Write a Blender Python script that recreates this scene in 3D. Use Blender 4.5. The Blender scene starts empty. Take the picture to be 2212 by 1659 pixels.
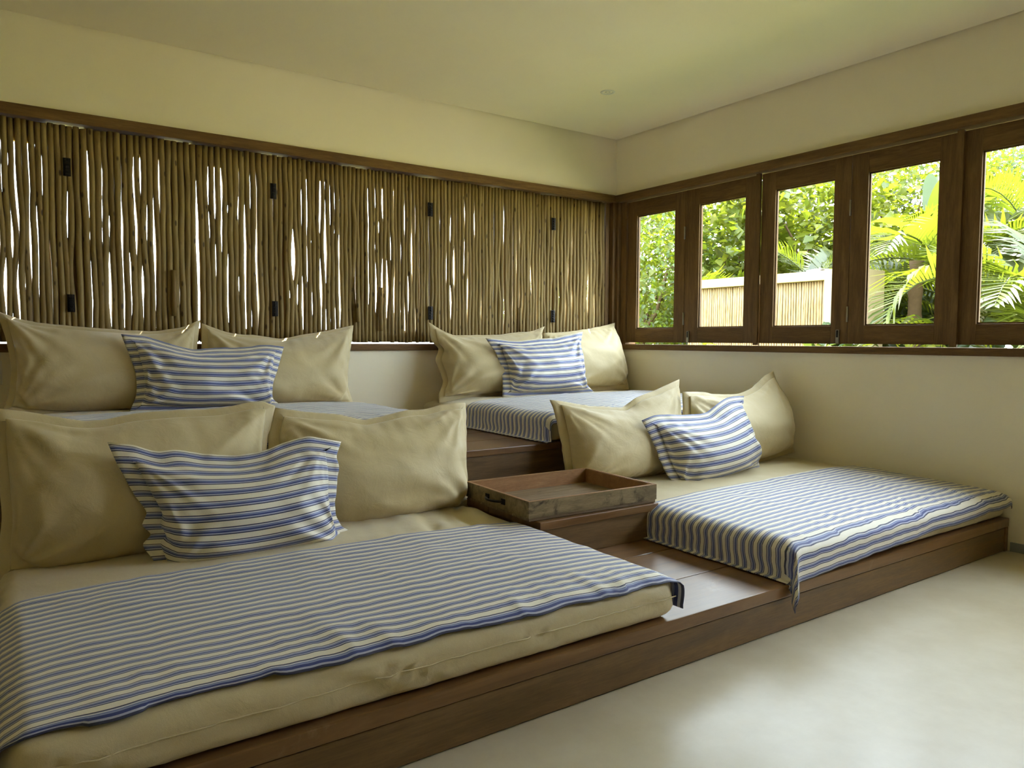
import bpy, bmesh, math, random
import numpy as np
from mathutils import Vector, Matrix, noise

# ------------------------------------------------------------------ camera, sky, sun, exposure
scene = bpy.context.scene
COL = scene.collection
FPX, YAW, PITCH, ROLL = 1601.45, 0.6072, -0.0595, 0.0043
CAM = Vector((-4.0709, -4.4213, 1.0271))
def cam_axes():
    f = Vector((math.sin(YAW)*math.cos(PITCH), math.cos(YAW)*math.cos(PITCH), math.sin(PITCH)))
    r = Vector((math.cos(YAW), -math.sin(YAW), 0)); u = r.cross(f)
    return (r*math.cos(ROLL)+u*math.sin(ROLL), u*math.cos(ROLL)-r*math.sin(ROLL), f)
cr, cu, cf = cam_axes()
cd = bpy.data.cameras.new('camera'); cam = bpy.data.objects.new('camera', cd); COL.objects.link(cam)
cd.sensor_width = 36; cd.lens = FPX/2212*36; cd.clip_start = 0.05; cd.clip_end = 300
cam.matrix_world = Matrix(((cr.x, cu.x, -cf.x, CAM.x), (cr.y, cu.y, -cf.y, CAM.y), (cr.z, cu.z, -cf.z, CAM.z), (0, 0, 0, 1)))
scene.camera = cam

world = bpy.data.worlds.new('sky'); scene.world = world; world.use_nodes = True
bg = world.node_tree.nodes['Background']
bg.inputs[0].default_value = (0.80, 0.90, 1.0, 1); bg.inputs[1].default_value = 9.5
sd = bpy.data.lights.new('sun', 'SUN'); sun = bpy.data.objects.new('sun', sd); COL.objects.link(sun)
sd.energy = 14.0; sd.angle = 0.009; sd.color = (1.0, 0.90, 0.68)
SUN_DIR = Vector((0.25, 0.38, 1.15)).normalized()          # towards the sun
sun.rotation_euler = SUN_DIR.to_track_quat('Z', 'Y').to_euler(); sun.location = (3, 6, 12)
vs = scene.view_settings
vs.view_transform = 'Standard'; vs.look = 'None'; vs.gamma = 1.0; vs.use_curve_mapping = False
vs.exposure = 1.0
scene.cycles.max_bounces = 10; scene.cycles.diffuse_bounces = 7; scene.cycles.transparent_max_bounces = 16
scene.cycles.caustics_reflective = False; scene.cycles.caustics_refractive = False

# ------------------------------------------------------------------ materials
def S(r, g, b):                                   # sRGB 0-255 -> linear
    c = [x/255 for x in (r, g, b)]
    return tuple(x/12.92 if x <= .04045 else ((x+.055)/1.055)**2.4 for x in c) + (1,)
class NT:
    def __init__(s, name, rough=.8, spec=.5):
        s.m = bpy.data.materials.new(name); s.m.use_nodes = True; s.t = s.m.node_tree
        s.b = s.t.nodes['Principled BSDF']; s.b.inputs['Roughness'].default_value = rough
        s.b.inputs['Specular IOR Level'].default_value = spec
    def n(s, typ, **kw):
        nd = s.t.nodes.new('ShaderNode'+typ)
        for k, v in kw.items():
            if k.startswith('i_'):
                nd.inputs[k[2:].replace('_', ' ')].default_value = v
            else: setattr(nd, k, v)
        return nd
    def l(s, a, b): s.t.links.new(a, b)
    def pos(s, scale=(1, 1, 1), rnd=0.0, uv=False):
        tc = s.n('TexCoord').outputs['UV'] if uv else s.n('NewGeometry').outputs['Position']
        mp = s.n('Mapping'); mp.inputs['Scale'].default_value = scale; s.l(tc, mp.inputs['Vector'])
        if rnd:
            oi = s.n('ObjectInfo'); mu = s.n('Math', operation='MULTIPLY'); mu.inputs[1].default_value = rnd
            s.l(oi.outputs['Random'], mu.inputs[0]); cx = s.n('CombineXYZ')
            for i in range(3): s.l(mu.outputs[0], cx.inputs[i])
            s.l(cx.outputs[0], mp.inputs['Location'])
        return mp.outputs[0]
    def noise(s, vec, scale, detail=4, rough=.55, dist=0):
        nd = s.n('TexNoise'); nd.inputs['Scale'].default_value = scale; nd.inputs['Detail'].default_value = detail
        nd.inputs['Roughness'].default_value = rough; nd.inputs['Distortion'].default_value = dist
        s.l(vec, nd.inputs['Vector']); return nd.outputs['Fac']
    def ramp(s, fac, stops, interp='LINEAR'):
        r = s.n('ValToRGB'); e = r.color_ramp; e.interpolation = interp
        while len(e.elements) < len(stops): e.elements.new(1)
        for el, (p, c) in zip(e.elements, stops): el.position = p; el.color = c
        s.l(fac, r.inputs[0]); return r.outputs[0]
    def mix(s, fac, a, b, mode='MIX'):
        m = s.n('MixRGB', blend_type=mode)
        for i, v in enumerate((fac, a, b)):
            if hasattr(v, 'links'): s.l(v, m.inputs[i])
            else: m.inputs[i].default_value = v
        return m.outputs[0]
    def bump(s, h, strength=.3, dist=.01):
        b = s.n('Bump'); b.inputs['Strength'].default_value = strength; b.inputs['Distance'].default_value = dist
        s.l(h, b.inputs['Height']); s.l(b.outputs[0], s.b.inputs['Normal'])
    def color(s, c): s.l(c, s.b.inputs['Base Color']) if hasattr(c, 'links') else setattr(s.b.inputs['Base Color'], 'default_value', c)
    def rough(s, c): s.l(c, s.b.inputs['Roughness'])
g = lambda v: (v, v, v, 1)

def m_plaster(name, col, col2, rough=.75):
    t = NT(name, rough, .3); p = t.pos()
    n = t.noise(p, 1.3, 5); t.color(t.ramp(n, [(.3, col), (.7, col2)]))
    t.bump(t.noise(p, 60, 4), .08, .004); return t.m
WALL = m_plaster('wall_plaster', S(241, 232, 206), S(245, 237, 214))
CEIL = m_plaster('ceiling_paint', S(242, 233, 207), S(245, 238, 215), .85)
CREAM = m_plaster('cream_stucco', S(140, 126, 96), S(148, 134, 106))

def m_floor():
    t = NT('burnished_cement', .35, .5); p = t.pos()
    n = t.noise(p, 1.3, 7, .55, .15); n2 = t.noise(p, 7, 6, .65)
    c = t.ramp(n, [(.24, S(182, 170, 141)), (.5, S(198, 188, 162)), (.76, S(216, 209, 190))])
    t.color(t.mix(.25, c, t.ramp(n2, [(.35, S(182, 171, 144)), (.65, S(212, 205, 186))])))
    t.rough(t.ramp(n, [(.2, g(.30)), (.8, g(.42))])); t.bump(n2, .03, .01); return t.m
FLOOR = m_floor()

def m_wood(name, cols, stretch, rough=.55, spec=.4, fine=1.0, wear=None, bump=.25, fm=.55, rv=.1):
    t = NT(name, rough, spec); p = t.pos(stretch, 7.3)
    n = t.noise(p, 3.0, 7, .6, .8); f = t.noise(p, 22*fine, 5, .7, .2)
    c = t.ramp(n, [(.28, cols[0]), (.5, cols[1]), (.74, cols[2])])
    c = t.mix(fm, c, t.ramp(f, [(.35, g(.58)), (.62, g(1.0))]), 'MULTIPLY')
    oi = t.n('ObjectInfo'); c = t.mix(.35, c, t.ramp(oi.outputs['Random'], [(0, g(.72)), (1, g(1.0))]), 'MULTIPLY')
    if wear:
        w = t.noise(t.pos(), wear[0], 6, .7, .5); c = t.mix(t.ramp(w, [(wear[1], g(0)), (wear[1]+.14, g(wear[3]))]), c, wear[2])
    t.color(c); t.bump(f, bump, .004)
    t.rough(t.ramp(n, [(.3, g(rough-rv)), (.7, g(rough+rv))])); return t.m
FRAME = [S(92, 67, 39), S(116, 87, 52), S(138, 108, 68)]
WOOD_X = m_wood('window_timber_x', FRAME, (.9, 9, 9), .68, .22)
WOOD_Y = m_wood('window_timber_y', FRAME, (9, .9, 9), .65, .25)
WOOD_Z = m_wood('window_timber_z', FRAME, (9, 9, .9), .62, .28)
PLAT = [S(98, 69, 40), S(122, 89, 54), S(142, 108, 70)]
DECK_X = m_wood('platform_timber', PLAT, (.6, 7, 7), .33, .55, 1.3, (5, .60, S(170, 150, 122), .35), .03, .22, .03)
DECK_Y = m_wood('platform_timber_end', PLAT, (7, .6, 7), .4, .5, 1.3, (5, .62, S(170, 150, 122), .35), .12)
FASC = m_wood('fascia_timber', [S(98, 75, 45), S(118, 91, 56), S(136, 107, 68)], (.6, 7, 7), .45, .45, 1.3, (3.2, .58, S(136, 110, 76), .4), .15)
TRAY_O = m_wood('weathered_timber', [S(122, 106, 78), S(150, 132, 98), S(172, 154, 120)], (1.2, 10, 10), .75, .2, 1.4, (9, .52, S(52, 42, 34), .85), .5)
TRAY_I = m_wood('raw_timber', [S(156, 114, 78), S(172, 130, 90), S(186, 146, 104)], (1.2, 9, 9), .6, .3, 1.2)
TRAY_B = m_wood('scuffed_timber', [S(112, 92, 70), S(138, 118, 92), S(166, 148, 122)], (.8, 11, 11), .7, .25, 1.5, (12, .60, S(70, 56, 44), .6), .4)

def m_pole():
    t = NT('peeled_pole', .6, .3); p = t.pos((3, 3, .35), 11.0)
    n = t.noise(p, 4, 5, .6); c = t.ramp(n, [(.28, S(122, 103, 66)), (.5, S(152, 134, 94)), (.75, S(174, 157, 116))])
    f = t.noise(t.pos((4, 4, .5), 3.0), 30, 4, .7); c = t.mix(.35, c, t.ramp(f, [(.3, g(.45)), (.6, g(1))]), 'MULTIPLY')
    oi = t.n('ObjectInfo'); c = t.mix(1, c, t.ramp(oi.outputs['Random'], [(0, S(222, 208, 176)), (.5, S(250, 242, 216)), (1, S(236, 226, 206))]), 'MULTIPLY')
    v = t.n('TexVoronoi'); v.inputs['Scale'].default_value = 11; t.l(t.pos((2.2, 2.2, .8), 5.0), v.inputs['Vector'])
    c = t.mix(t.ramp(v.outputs['Distance'], [(.10, g(.85)), (.17, g(0))]), c, S(52, 34, 18))
    t.color(c); t.bump(f, .25, .003); return t.m
POLE = m_pole()

def m_canvas(name, c1, c2):
    t = NT(name, .9, .15); p = t.pos()
    n = t.noise(p, 3.5, 4); w = t.noise(p, 500, 2)
    c = t.ramp(n, [(.3, c1), (.7, c2)]); t.color(t.mix(.18, c, t.ramp(w, [(.3, g(.6)), (.7, g(1))]), 'MULTIPLY'))
    k = t.noise(p, 14, 5, .6, .6)
    ad = t.n('Math', operation='MULTIPLY_ADD'); ad.inputs[1].default_value = .12; t.l(w, ad.inputs[0]); t.l(k, ad.inputs[2])
    t.bump(ad.outputs[0], .22, .012)
    t.b.inputs['Sheen Weight'].default_value = .35; t.b.inputs['Sheen Roughness'].default_value = .4; t.b.inputs['Specular IOR Level'].default_value = .4; t.b.inputs['Roughness'].default_value = .6
    return t.m
KHAKI = m_canvas('khaki_canvas', S(202, 186, 143), S(210, 195, 155))
SHEET = m_canvas('khaki_mattress_canvas', S(204, 189, 148), S(212, 198, 160))

def m_ticking():
    t = NT('ticking_stripe', .9, .15)
    uv = t.n('TexCoord').outputs['UV']; sp = t.n('SeparateXYZ'); t.l(uv, sp.inputs[0])
    mu = t.n('Math', operation='MULTIPLY'); mu.inputs[1].default_value = 1/.0375; t.l(sp.outputs[1], mu.inputs[0])
    fr = t.n('Math', operation='FRACT'); t.l(mu.outputs[0], fr.inputs[0])
    BK, LV, NV, GY, LT, CR = S(60, 64, 94), S(180, 185, 210), S(62, 74, 136), S(142, 152, 194), S(204, 207, 218), S(234, 229, 214)
    c = t.ramp(fr.outputs[0], [(0, BK), (.085, LV), (.175, NV), (.30, GY), (.36, S(96, 108, 164)), (.41, LT), (.50, BK), (.575, CR)], 'CONSTANT')
    p = t.pos(); w = t.noise(p, 420, 2); c = t.mix(.15, c, t.ramp(w, [(.3, g(.6)), (.7, g(1))]), 'MULTIPLY')
    t.color(c); k = t.noise(p, 16, 5, .6, .5); t.bump(k, .2, .01)
    t.b.inputs['Sheen Weight'].default_value = .22; t.b.inputs['Sheen Roughness'].default_value = .4; t.b.inputs['Specular IOR Level'].default_value = .4; t.b.inputs['Roughness'].default_value = .55
    return t.m
TICK = m_ticking()

def m_plain(name, c, rough=.5, metal=0.0, spec=.5, nsc=0):
    t = NT(name, rough, spec); t.b.inputs['Metallic'].default_value = metal
    if nsc: t.color(t.mix(t.noise(t.pos(), nsc, 4), c, tuple(x*.6 for x in c[:3])+(1,)))
    else: t.color(c)
    return t.m
IRON = m_plain('black_iron', S(34, 30, 28), .45, .6, .5, 30)
STEEL = m_plain('brushed_steel', S(170, 165, 150), .35, .9, .5, 40)
WHITE_PL = m_plain('white_plastic', S(225, 222, 212), .4)
LAMP_M = m_plain('lamp_lens', S(190, 186, 170), .3)
SKIRT = m_plain('grey_skirting', S(150, 155, 160), .5, 0, .5, 8)
WHITE_CLOTH = m_plain('white_cloth', S(240, 238, 232), .9, 0, .2, 10)

def m_glass():
    t = NT('window_glass'); t.t.nodes.remove(t.b)
    tr = t.n('BsdfTransparent'); tr.inputs[0].default_value = (.96, .98, .97, 1); gl = t.n('BsdfGlossy'); gl.inputs['Roughness'].default_value = .02
    lw = t.n('LayerWeight'); lw.inputs[0].default_value = .5; pw = t.n('Math', operation='POWER'); pw.inputs[1].default_value = 5.0; t.l(lw.outputs['Facing'], pw.inputs[0])
    fr = t.n('Math', operation='MULTIPLY_ADD'); fr.inputs[1].default_value = .6; fr.inputs[2].default_value = .02; t.l(pw.outputs[0], fr.inputs[0]); mx = t.n('MixShader')
    t.l(fr.outputs[0], mx.inputs[0]); t.l(tr.outputs[0], mx.inputs[1]); t.l(gl.outputs[0], mx.inputs[2])
    t.l(mx.outputs[0], t.t.nodes['Material Output'].inputs[0]); return t.m
GLASS = m_glass()

def m_leaf(name, cols, trans=.5, gloss=.035, island=True):
    t = NT(name); t.t.nodes.remove(t.b)
    ge = t.n('NewGeometry'); fac = ge.outputs['Random Per Island'] if island else t.noise(t.pos(), 6, 3)
    c = t.ramp(fac, [(i/(len(cols)-1), k) for i, k in enumerate(cols)])
    d = t.n('BsdfDiffuse'); tl = t.n('BsdfTranslucent'); gl = t.n('BsdfGlossy'); gl.inputs['Roughness'].default_value = .35
    t.l(c, d.inputs[0]); t.l(t.mix(.5, c, S(132, 145, 32)), tl.inputs[0])
    m1 = t.n('MixShader'); m1.inputs[0].default_value = trans; t.l(d.outputs[0], m1.inputs[1]); t.l(tl.outputs[0], m1.inputs[2])
    m2 = t.n('MixShader'); m2.inputs[0].default_value = gloss; t.l(m1.outputs[0], m2.inputs[1]); t.l(gl.outputs[0], m2.inputs[2])
    t.l(m2.outputs[0], t.t.nodes['Material Output'].inputs[0]); return t.m
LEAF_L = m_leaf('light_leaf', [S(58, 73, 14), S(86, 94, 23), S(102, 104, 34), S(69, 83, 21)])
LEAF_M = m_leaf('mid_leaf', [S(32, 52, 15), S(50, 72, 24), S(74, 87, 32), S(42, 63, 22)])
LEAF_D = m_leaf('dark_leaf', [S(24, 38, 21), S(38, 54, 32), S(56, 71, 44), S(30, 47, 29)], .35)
PALM = m_leaf('palm_leaf', [S(40, 52, 9), S(60, 68, 14), S(70, 76, 26), S(51, 61, 11)], .5, .05)
BANANA = m_leaf('banana_leaf', [S(34, 54, 25), S(48, 64, 31)], .5, .03, False)
IVY = m_leaf('ivy_leaf', [S(24, 41, 24), S(41, 61, 36), S(63, 78, 34)], .3)
BARK = m_plain('bark', S(88, 70, 50), .9, 0, .2, 25)
STEM = m_plain('palm_stem', S(150, 132, 70), .7, 0, .3, 15)
def m_ground():
    t = NT('garden_lawn', .95, .1); p = t.pos(); n = t.noise(p, .8, 6, .6); f = t.noise(p, 40, 4)
    c = t.ramp(n, [(.3, S(186, 182, 92)), (.55, S(206, 198, 112)), (.75, S(218, 206, 136))])
    t.color(t.mix(.4, c, t.ramp(f, [(.3, g(.5)), (.7, g(1))]), 'MULTIPLY')); return t.m
LAWN = m_ground()
def m_bounce_stone():
    t = NT('bounce_stone', .8, .3); p = t.pos(); n = t.noise(p, 1.5, 6, .6)
    t.color(t.ramp(n, [(.3, S(176, 166, 140)), (.7, S(190, 182, 160))])); return t.m
BOUNCE_PAVE = m_bounce_stone()  # pale stone for the added paving that bounces light indoors
def m_reed():
    t = NT('garden_pole', .7, .3); p = t.pos((6, 6, .8)); n = t.noise(p, 9, 4)
    t.color(t.ramp(n, [(.3, S(104, 82, 52)), (.6, S(140, 120, 88))])); return t.m
REED = m_reed()
def m_bounce_cut():
    t = NT('bounce_cut_dark', .95, .1); p = t.pos(); n = t.noise(p, 6, 6, .7)
    t.color(t.ramp(n, [(.3, S(40, 50, 24)), (.7, S(78, 92, 40))])); t.bump(n, .6, .05); return t.m
BOUNCE_CUT = m_bounce_cut()  # dark green for the added strip that soaks up ground bounce

# ------------------------------------------------------------------ helpers
def tag(o, label=None, cat=None, group=None, kind=None):
    for k, v in (('label', label), ('category', cat), ('group', group), ('kind', kind)):
        if v: o[k] = v
    return o
def empty(name, loc):
    o = bpy.data.objects.new(name, None); o.empty_display_size = .1; COL.objects.link(o); o.location = loc; return o
def wloc(o):
    v = Vector(o.location)
    while o.parent: o = o.parent; v += Vector(o.location)
    return v
def link(name, me, origin, parent=None):
    o = bpy.data.objects.new(name, me); COL.objects.link(o)
    if parent is not None: o.parent = parent; o.location = Vector(origin)-wloc(parent)
    else: o.location = origin
    return o
def mesh(name, V, F, mat, parent=None, smooth=False, uv=None, sub=0):
    V = np.asarray(V, float); lo, hi = V.min(0), V.max(0); org = Vector(((lo[0]+hi[0])/2, (lo[1]+hi[1])/2, lo[2]))
    me = bpy.data.meshes.new(name); me.from_pydata((V-np.array(org)).tolist(), [], [tuple(int(i) for i in f) for f in F])
    me.materials.append(mat)
    if smooth: me.polygons.foreach_set('use_smooth', [True]*len(me.polygons))
    if uv is not None:
        L = me.uv_layers.new(name='UVMap'); idx = np.empty(len(me.loops), int); me.loops.foreach_get('vertex_index', idx)
        L.data.foreach_set('uv', np.asarray(uv, float)[idx].ravel())
    me.update()
    o = link(name, me, org, parent)
    if sub: md = o.modifiers.new('subdivision', 'SUBSURF'); md.levels = sub; md.render_levels = sub
    return o
def bm_mesh(name, bm, mat, parent=None, smooth=False):
    bm.normal_update()
    V = [v.co[:] for v in bm.verts]; bm.verts.index_update(); F = [[v.index for v in f.verts] for f in bm.faces]
    bm.free(); return mesh(name, V, F, mat, parent, smooth)
def add_box(bm, a, b, bev=0.0, M=None):
    lo = [min(a[i], b[i]) for i in range(3)]; hi = [max(a[i], b[i]) for i in range(3)]
    r = bmesh.ops.create_cube(bm, size=1.0); vs_ = r['verts']
    for v in vs_: v.co = Vector([(lo[i]+hi[i])/2+v.co[i]*(hi[i]-lo[i]) for i in range(3)])
    if bev:
        es = list({e for v in vs_ for e in v.link_edges})
        r2 = bmesh.ops.bevel(bm, geom=es, offset=bev, segments=2, affect='EDGES', profile=.6); vs_ = list({v for f in r2['faces'] for v in f.verts} | {v for v in vs_ if v.is_valid})
    if M is not None:
        for v in vs_: v.co = M @ v.co
def box(name, a, b, mat, parent=None, bev=0.0, M=None):
    bm = bmesh.new(); add_box(bm, a, b, bev, M); return bm_mesh(name, bm, mat, parent)
def boxes(name, L, mat, parent=None, bev=0.0):
    bm = bmesh.new()
    for a, b in L: add_box(bm, a, b, bev)
    return bm_mesh(name, bm, mat, parent)
def tube_data(P, R, n=8, caps=True):
    P = [Vector(p) for p in P]; V = []; F = []; up = None
    for i, p in enumerate(P):
        t = (P[min(i+1, len(P)-1)]-P[max(i-1, 0)]).normalized()
        if up is None: up = Vector((1, 0, 0)) if abs(t.x) < .9 else Vector((0, 1, 0))
        a = (up-t*up.dot(t)).normalized(); b = t.cross(a); up = a
        r = R[i] if hasattr(R, '__len__') else R
        V += [tuple(p+(a*math.cos(2*math.pi*k/n)+b*math.sin(2*math.pi*k/n))*r) for k in range(n)]
    for i in range(len(P)-1):
        for k in range(n):
            F.append((i*n+k, i*n+(k+1) % n, (i+1)*n+(k+1) % n, (i+1)*n+k))
    if caps: F.append(tuple(range(n-1, -1, -1))); F.append(tuple((len(P)-1)*n+k for k in range(n)))
    return V, F
def tube(name, P, R, mat, parent=None, n=8):
    V, F = tube_data(P, R, n); return mesh(name, V, F, mat, parent, True)
def lathe(name, prof, c, mat, parent=None, n=32):           # prof: (radius, z)
    V = []; F = []
    for r, z in prof: V += [(c[0]+r*math.cos(2*math.pi*k/n), c[1]+r*math.sin(2*math.pi*k/n), c[2]+z) for k in range(n)]
    for i in range(len(prof)-1):
        for k in range(n): F.append((i*n+k, i*n+(k+1) % n, (i+1)*n+(k+1) % n, (i+1)*n+k))
    return mesh(name, V, F, mat, parent, True)
def nz(x, y, z=0.0): return noise.noise((x, y, z))

# ------------------------------------------------------------------ room shell
ZC, XL, YF, TH = 2.6, -7.4, -7.6, .16
tag(box('floor', (XL-TH, YF-TH, -.1), (TH, TH, 0), FLOOR), 'pale burnished cement floor in front of the platform', 'floor', kind='structure')
tag(boxes('wall_back', [((XL, 0, 0), (TH, TH, .955)), ((XL, 0, 2.165), (TH, TH, 2.64)), ((XL, 0, .955), (-4.86, TH, 2.165)), ((-.012, 0, .955), (TH, TH, 2.165))], WALL),
    'off-white plaster wall holding the pole shutters', 'wall', kind='structure')
tag(boxes('wall_right', [((0, YF, 2.165), (TH, 0, 2.64)), ((0, YF, 0), (TH, 0, .955)), ((0, -3.45, .955), (TH, -3.25, 2.165)), ((0, -.012, .955), (TH, 0, 2.165)), ((0, YF, .955), (TH, -4.5, 2.165))], WALL),
    'off-white plaster wall holding the glazed windows', 'wall', kind='structure')
tag(box('wall_left', (XL-TH, YF, 0), (XL, TH, 2.64), WALL), 'off-white plaster wall out of view on the left', 'wall', kind='structure')
tag(boxes('wall_front', [((XL, YF-TH, 0), (TH, YF, 2.64))], WALL), 'off-white wall behind the viewer', 'wall', kind='structure')
tag(box('ceiling', (XL+.012, YF+.012, ZC), (-.012, -.012, ZC+.02), CEIL), 'smooth off-white painted ceiling with a thin shadow gap', 'ceiling', kind='structure')
tag(box('roof_slab', (XL-.8, YF-1.0, 2.64), (.45, .36, 2.82), CEIL), 'concrete roof slab above the ceiling, overhang added to block the sun', 'roof', kind='structure')  # overhang added to keep direct sun off the windows, shorter at the shutters
tag(box('baseboard_right', (-.008, YF, 0), (0, -2.87, .045), SKIRT), 'thin grey skirting strip along the foot of the right wall', 'baseboard', kind='structure')

# ------------------------------------------------------------------ recessed lamp and switch plate
dl = empty('recessed_downlight', (-.833, -.813, ZC-.004)); tag(dl, 'small round recessed downlight in the ceiling', 'ceiling light')
lathe('trim_ring', [(.026, .003), (.030, -.001), (.040, -.004), (.047, -.001), (.048, .004)], (-.833, -.813, ZC-.001), WHITE_PL, dl)
lathe('lens', [(.0005, .002), (.016, .0), (.026, .003)], (-.833, -.813, ZC-.001), LAMP_M, dl)
sw = empty('light_switch', (-4.10, -.003, .797)); tag(sw, 'white switch plate on the wall beside the far left pillow', 'switch')
box('plate', (-4.136, -.008, .797), (-4.052, 0, .914), WHITE_PL, sw, .002)
box('rocker', (-4.112, -.013, .83), (-4.076, -.0075, .88), WHITE_PL, sw, .002)

# ------------------------------------------------------------------ back window: timber frame and pole shutters
w1 = empty('window_1', (-2.4, .06, .955)); tag(w1, 'long dark timber frame around the pole shutters', 'window', kind='structure')
box('head', (-4.86, -.028, 2.108), (-.012, .12, 2.165), WOOD_X, w1, .004)
box('sill', (-4.86, -.022, .955), (-.012, .12, .998), WOOD_X, w1, .004)
box('jamb', (-.052, -.024, .998), (-.0125, .12, 2.108), WOOD_Z, w1, .003)
box('jamb', (-.096, .012, .998), (-.052, .12, 2.108), WOOD_Z, w1, .003)
box('jamb', (-4.86, -.022, .998), (-4.80, .12, 2.108), WOOD_Z, w1, .003)
rng = random.Random(4)
POLE_ME = []
ZP0, ZP1 = 1.008, 2.1055
for k in range(16):
    r0 = rng.uniform(.0122, .0150); L = ZP1-ZP0; ph = [rng.uniform(0, 40) for _ in range(3)]; amp = rng.uniform(.005, .0115); P = []; R = []
    for i in range(17):
        t = i/16; e = min(1, 4.5*t, 4.5*(1-t)) ; z = t*L
        P.append((amp*e*(nz(t*3.1, ph[0])*1.3+.5*nz(t*8, ph[1])), .003*nz(t*4, ph[2]), z)); R.append(r0*(1+.10*nz(t*5, ph[1]+9)-.08*(t-.5)*(-1)**k))
    V, F = tube_data(P, R, 8); me = bpy.data.meshes.new('pole'); me.from_pydata(V, [], F); me.materials.append(POLE)
    me.polygons.foreach_set('use_smooth', [len(f) == 4 for f in F]); POLE_ME.append((me, r0))
PW = .5215
edge = [-.0985-PW*i for i in range(10)]
ORD = ['beside the corner post', 'second from the corner post', 'third from the corner post', 'fourth from the corner post', 'fifth from the corner post',
       'sixth from the corner post', 'seventh from the corner post', 'leftmost one in view, eighth from the corner', 'beyond the left edge, ninth from the corner']
for i in range(9):
    x1, x0 = edge[i]-.0004, edge[i+1]+.0004
    sh = empty('pole_shutter', ((x0+x1)/2, .04, ZP0)); tag(sh, 'shutter leaf of peeled wooden poles, '+ORD[i], 'shutter', 'pole shutters in the back wall')
    for a, b, m in (((x0+.006, .046, 1.012), (x0+.085, .075, 2.098), WOOD_Z), ((x1-.085, .046, 1.012), (x1-.006, .075, 2.098), WOOD_Z)): box('stile', a, b, m, sh)
    for z0, z1 in ((1.012, 1.085), (2.0, 2.107)): box('rail', (x0+.085, .046, z0), (x1-.085, .075, z1), WOOD_X, sh)
    n = rng.choice((16, 17, 18, 19, 20)); pitch = (x1-x0)/n
    for k in range(n):
        me, r0 = rng.choice(POLE_ME); o = link('pole', me, (x0+(k+.5)*pitch+rng.uniform(-.002, .002), .0285+rng.uniform(-.004, .004), ZP0+rng.uniform(-.004, .003)), sh)
        s = pitch/2/r0*rng.uniform(.975, 1.11); o.scale = (s*(1 if rng.random() < .5 else -1), s, rng.uniform(.994, 1.0))
    if i % 2 == 1:                                            # hinges on the joint between two leaves
        xh = edge[i]
        for zh in (1.893, 1.205):
            bm = bmesh.new(); add_box(bm, (xh-.018, .004, zh-.045), (xh+.016, .012, zh+.045), .001)
            for q in range(5): add_box(bm, (xh-.008, -.006, zh-.043+q*.0178), (xh+.008, .006, zh-.043+q*.0178+.0145), .002)
            bm_mesh('hinge', bm, IRON, sh)['label'] = 'black iron hinge'
# short pole off-cuts nailed over breaks in two leaves
def offcut(x, z0, z1, r, parent): 
    P = [(x+.002*nz(q, x*9), .001, z0+(z1-z0)*q/4) for q in range(5)]; o = tube('pole_patch', P, r, POLE, parent)
shs = [o for o in bpy.data.objects if o.name.startswith('pole_shutter')]
shs.sort(key=lambda o: -o.location.x)
offcut(-2.187, 1.135, 1.42, .0135, shs[4]); offcut(-2.03, 1.08, 1.36, .0125, shs[3]); offcut(-3.262, 1.15, 1.40, .0135, shs[6]); offcut(-.93, 1.09, 1.26, .011, shs[1])

# ------------------------------------------------------------------ right window: frame, glazed leaves
w2 = empty('window_2', (.06, -1.6, .955)); tag(w2, 'long dark timber frame around the row of glazed windows', 'window', kind='structure')
box('head', (-.030, -3.25, 2.108), (.12, -.0125, 2.165), WOOD_Y, w2, .004)
box('sill', (-.024, -3.25, .955), (.12, -.0125, .996), WOOD_Y, w2, .004)
box('jamb', (-.024, -.052, .996), (.12, -.0125, 2.108), WOOD_Z, w2, .003)
box('jamb', (.008, -.112, .996), (.12, -.052, 2.108), WOOD_Z, w2, .003)
box('jamb', (-.022, -3.25, .996), (.12, -3.19, 2.108), WOOD_Z, w2, .003)
LEAVES = [(-.115, -.704, -.215, -.605), (-.707, -1.322, -.835, -1.225), (-1.352, -1.965, -1.455, -1.86), (-1.968, -2.551, -2.068, -2.456), (-2.573, -3.187, -2.66, -3.08)]
LN = ['narrow timber-framed window leaf beside the corner, dense green tree behind it', 'timber-framed window leaf, second from the corner, showing garden wall and pale leaves', 'timber-framed window leaf in the middle, garden wall with arching fronds behind',
      'timber-framed window leaf with the banana leaf and palm trunk behind', 'timber-framed window leaf cut by the right edge of the picture']
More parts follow.
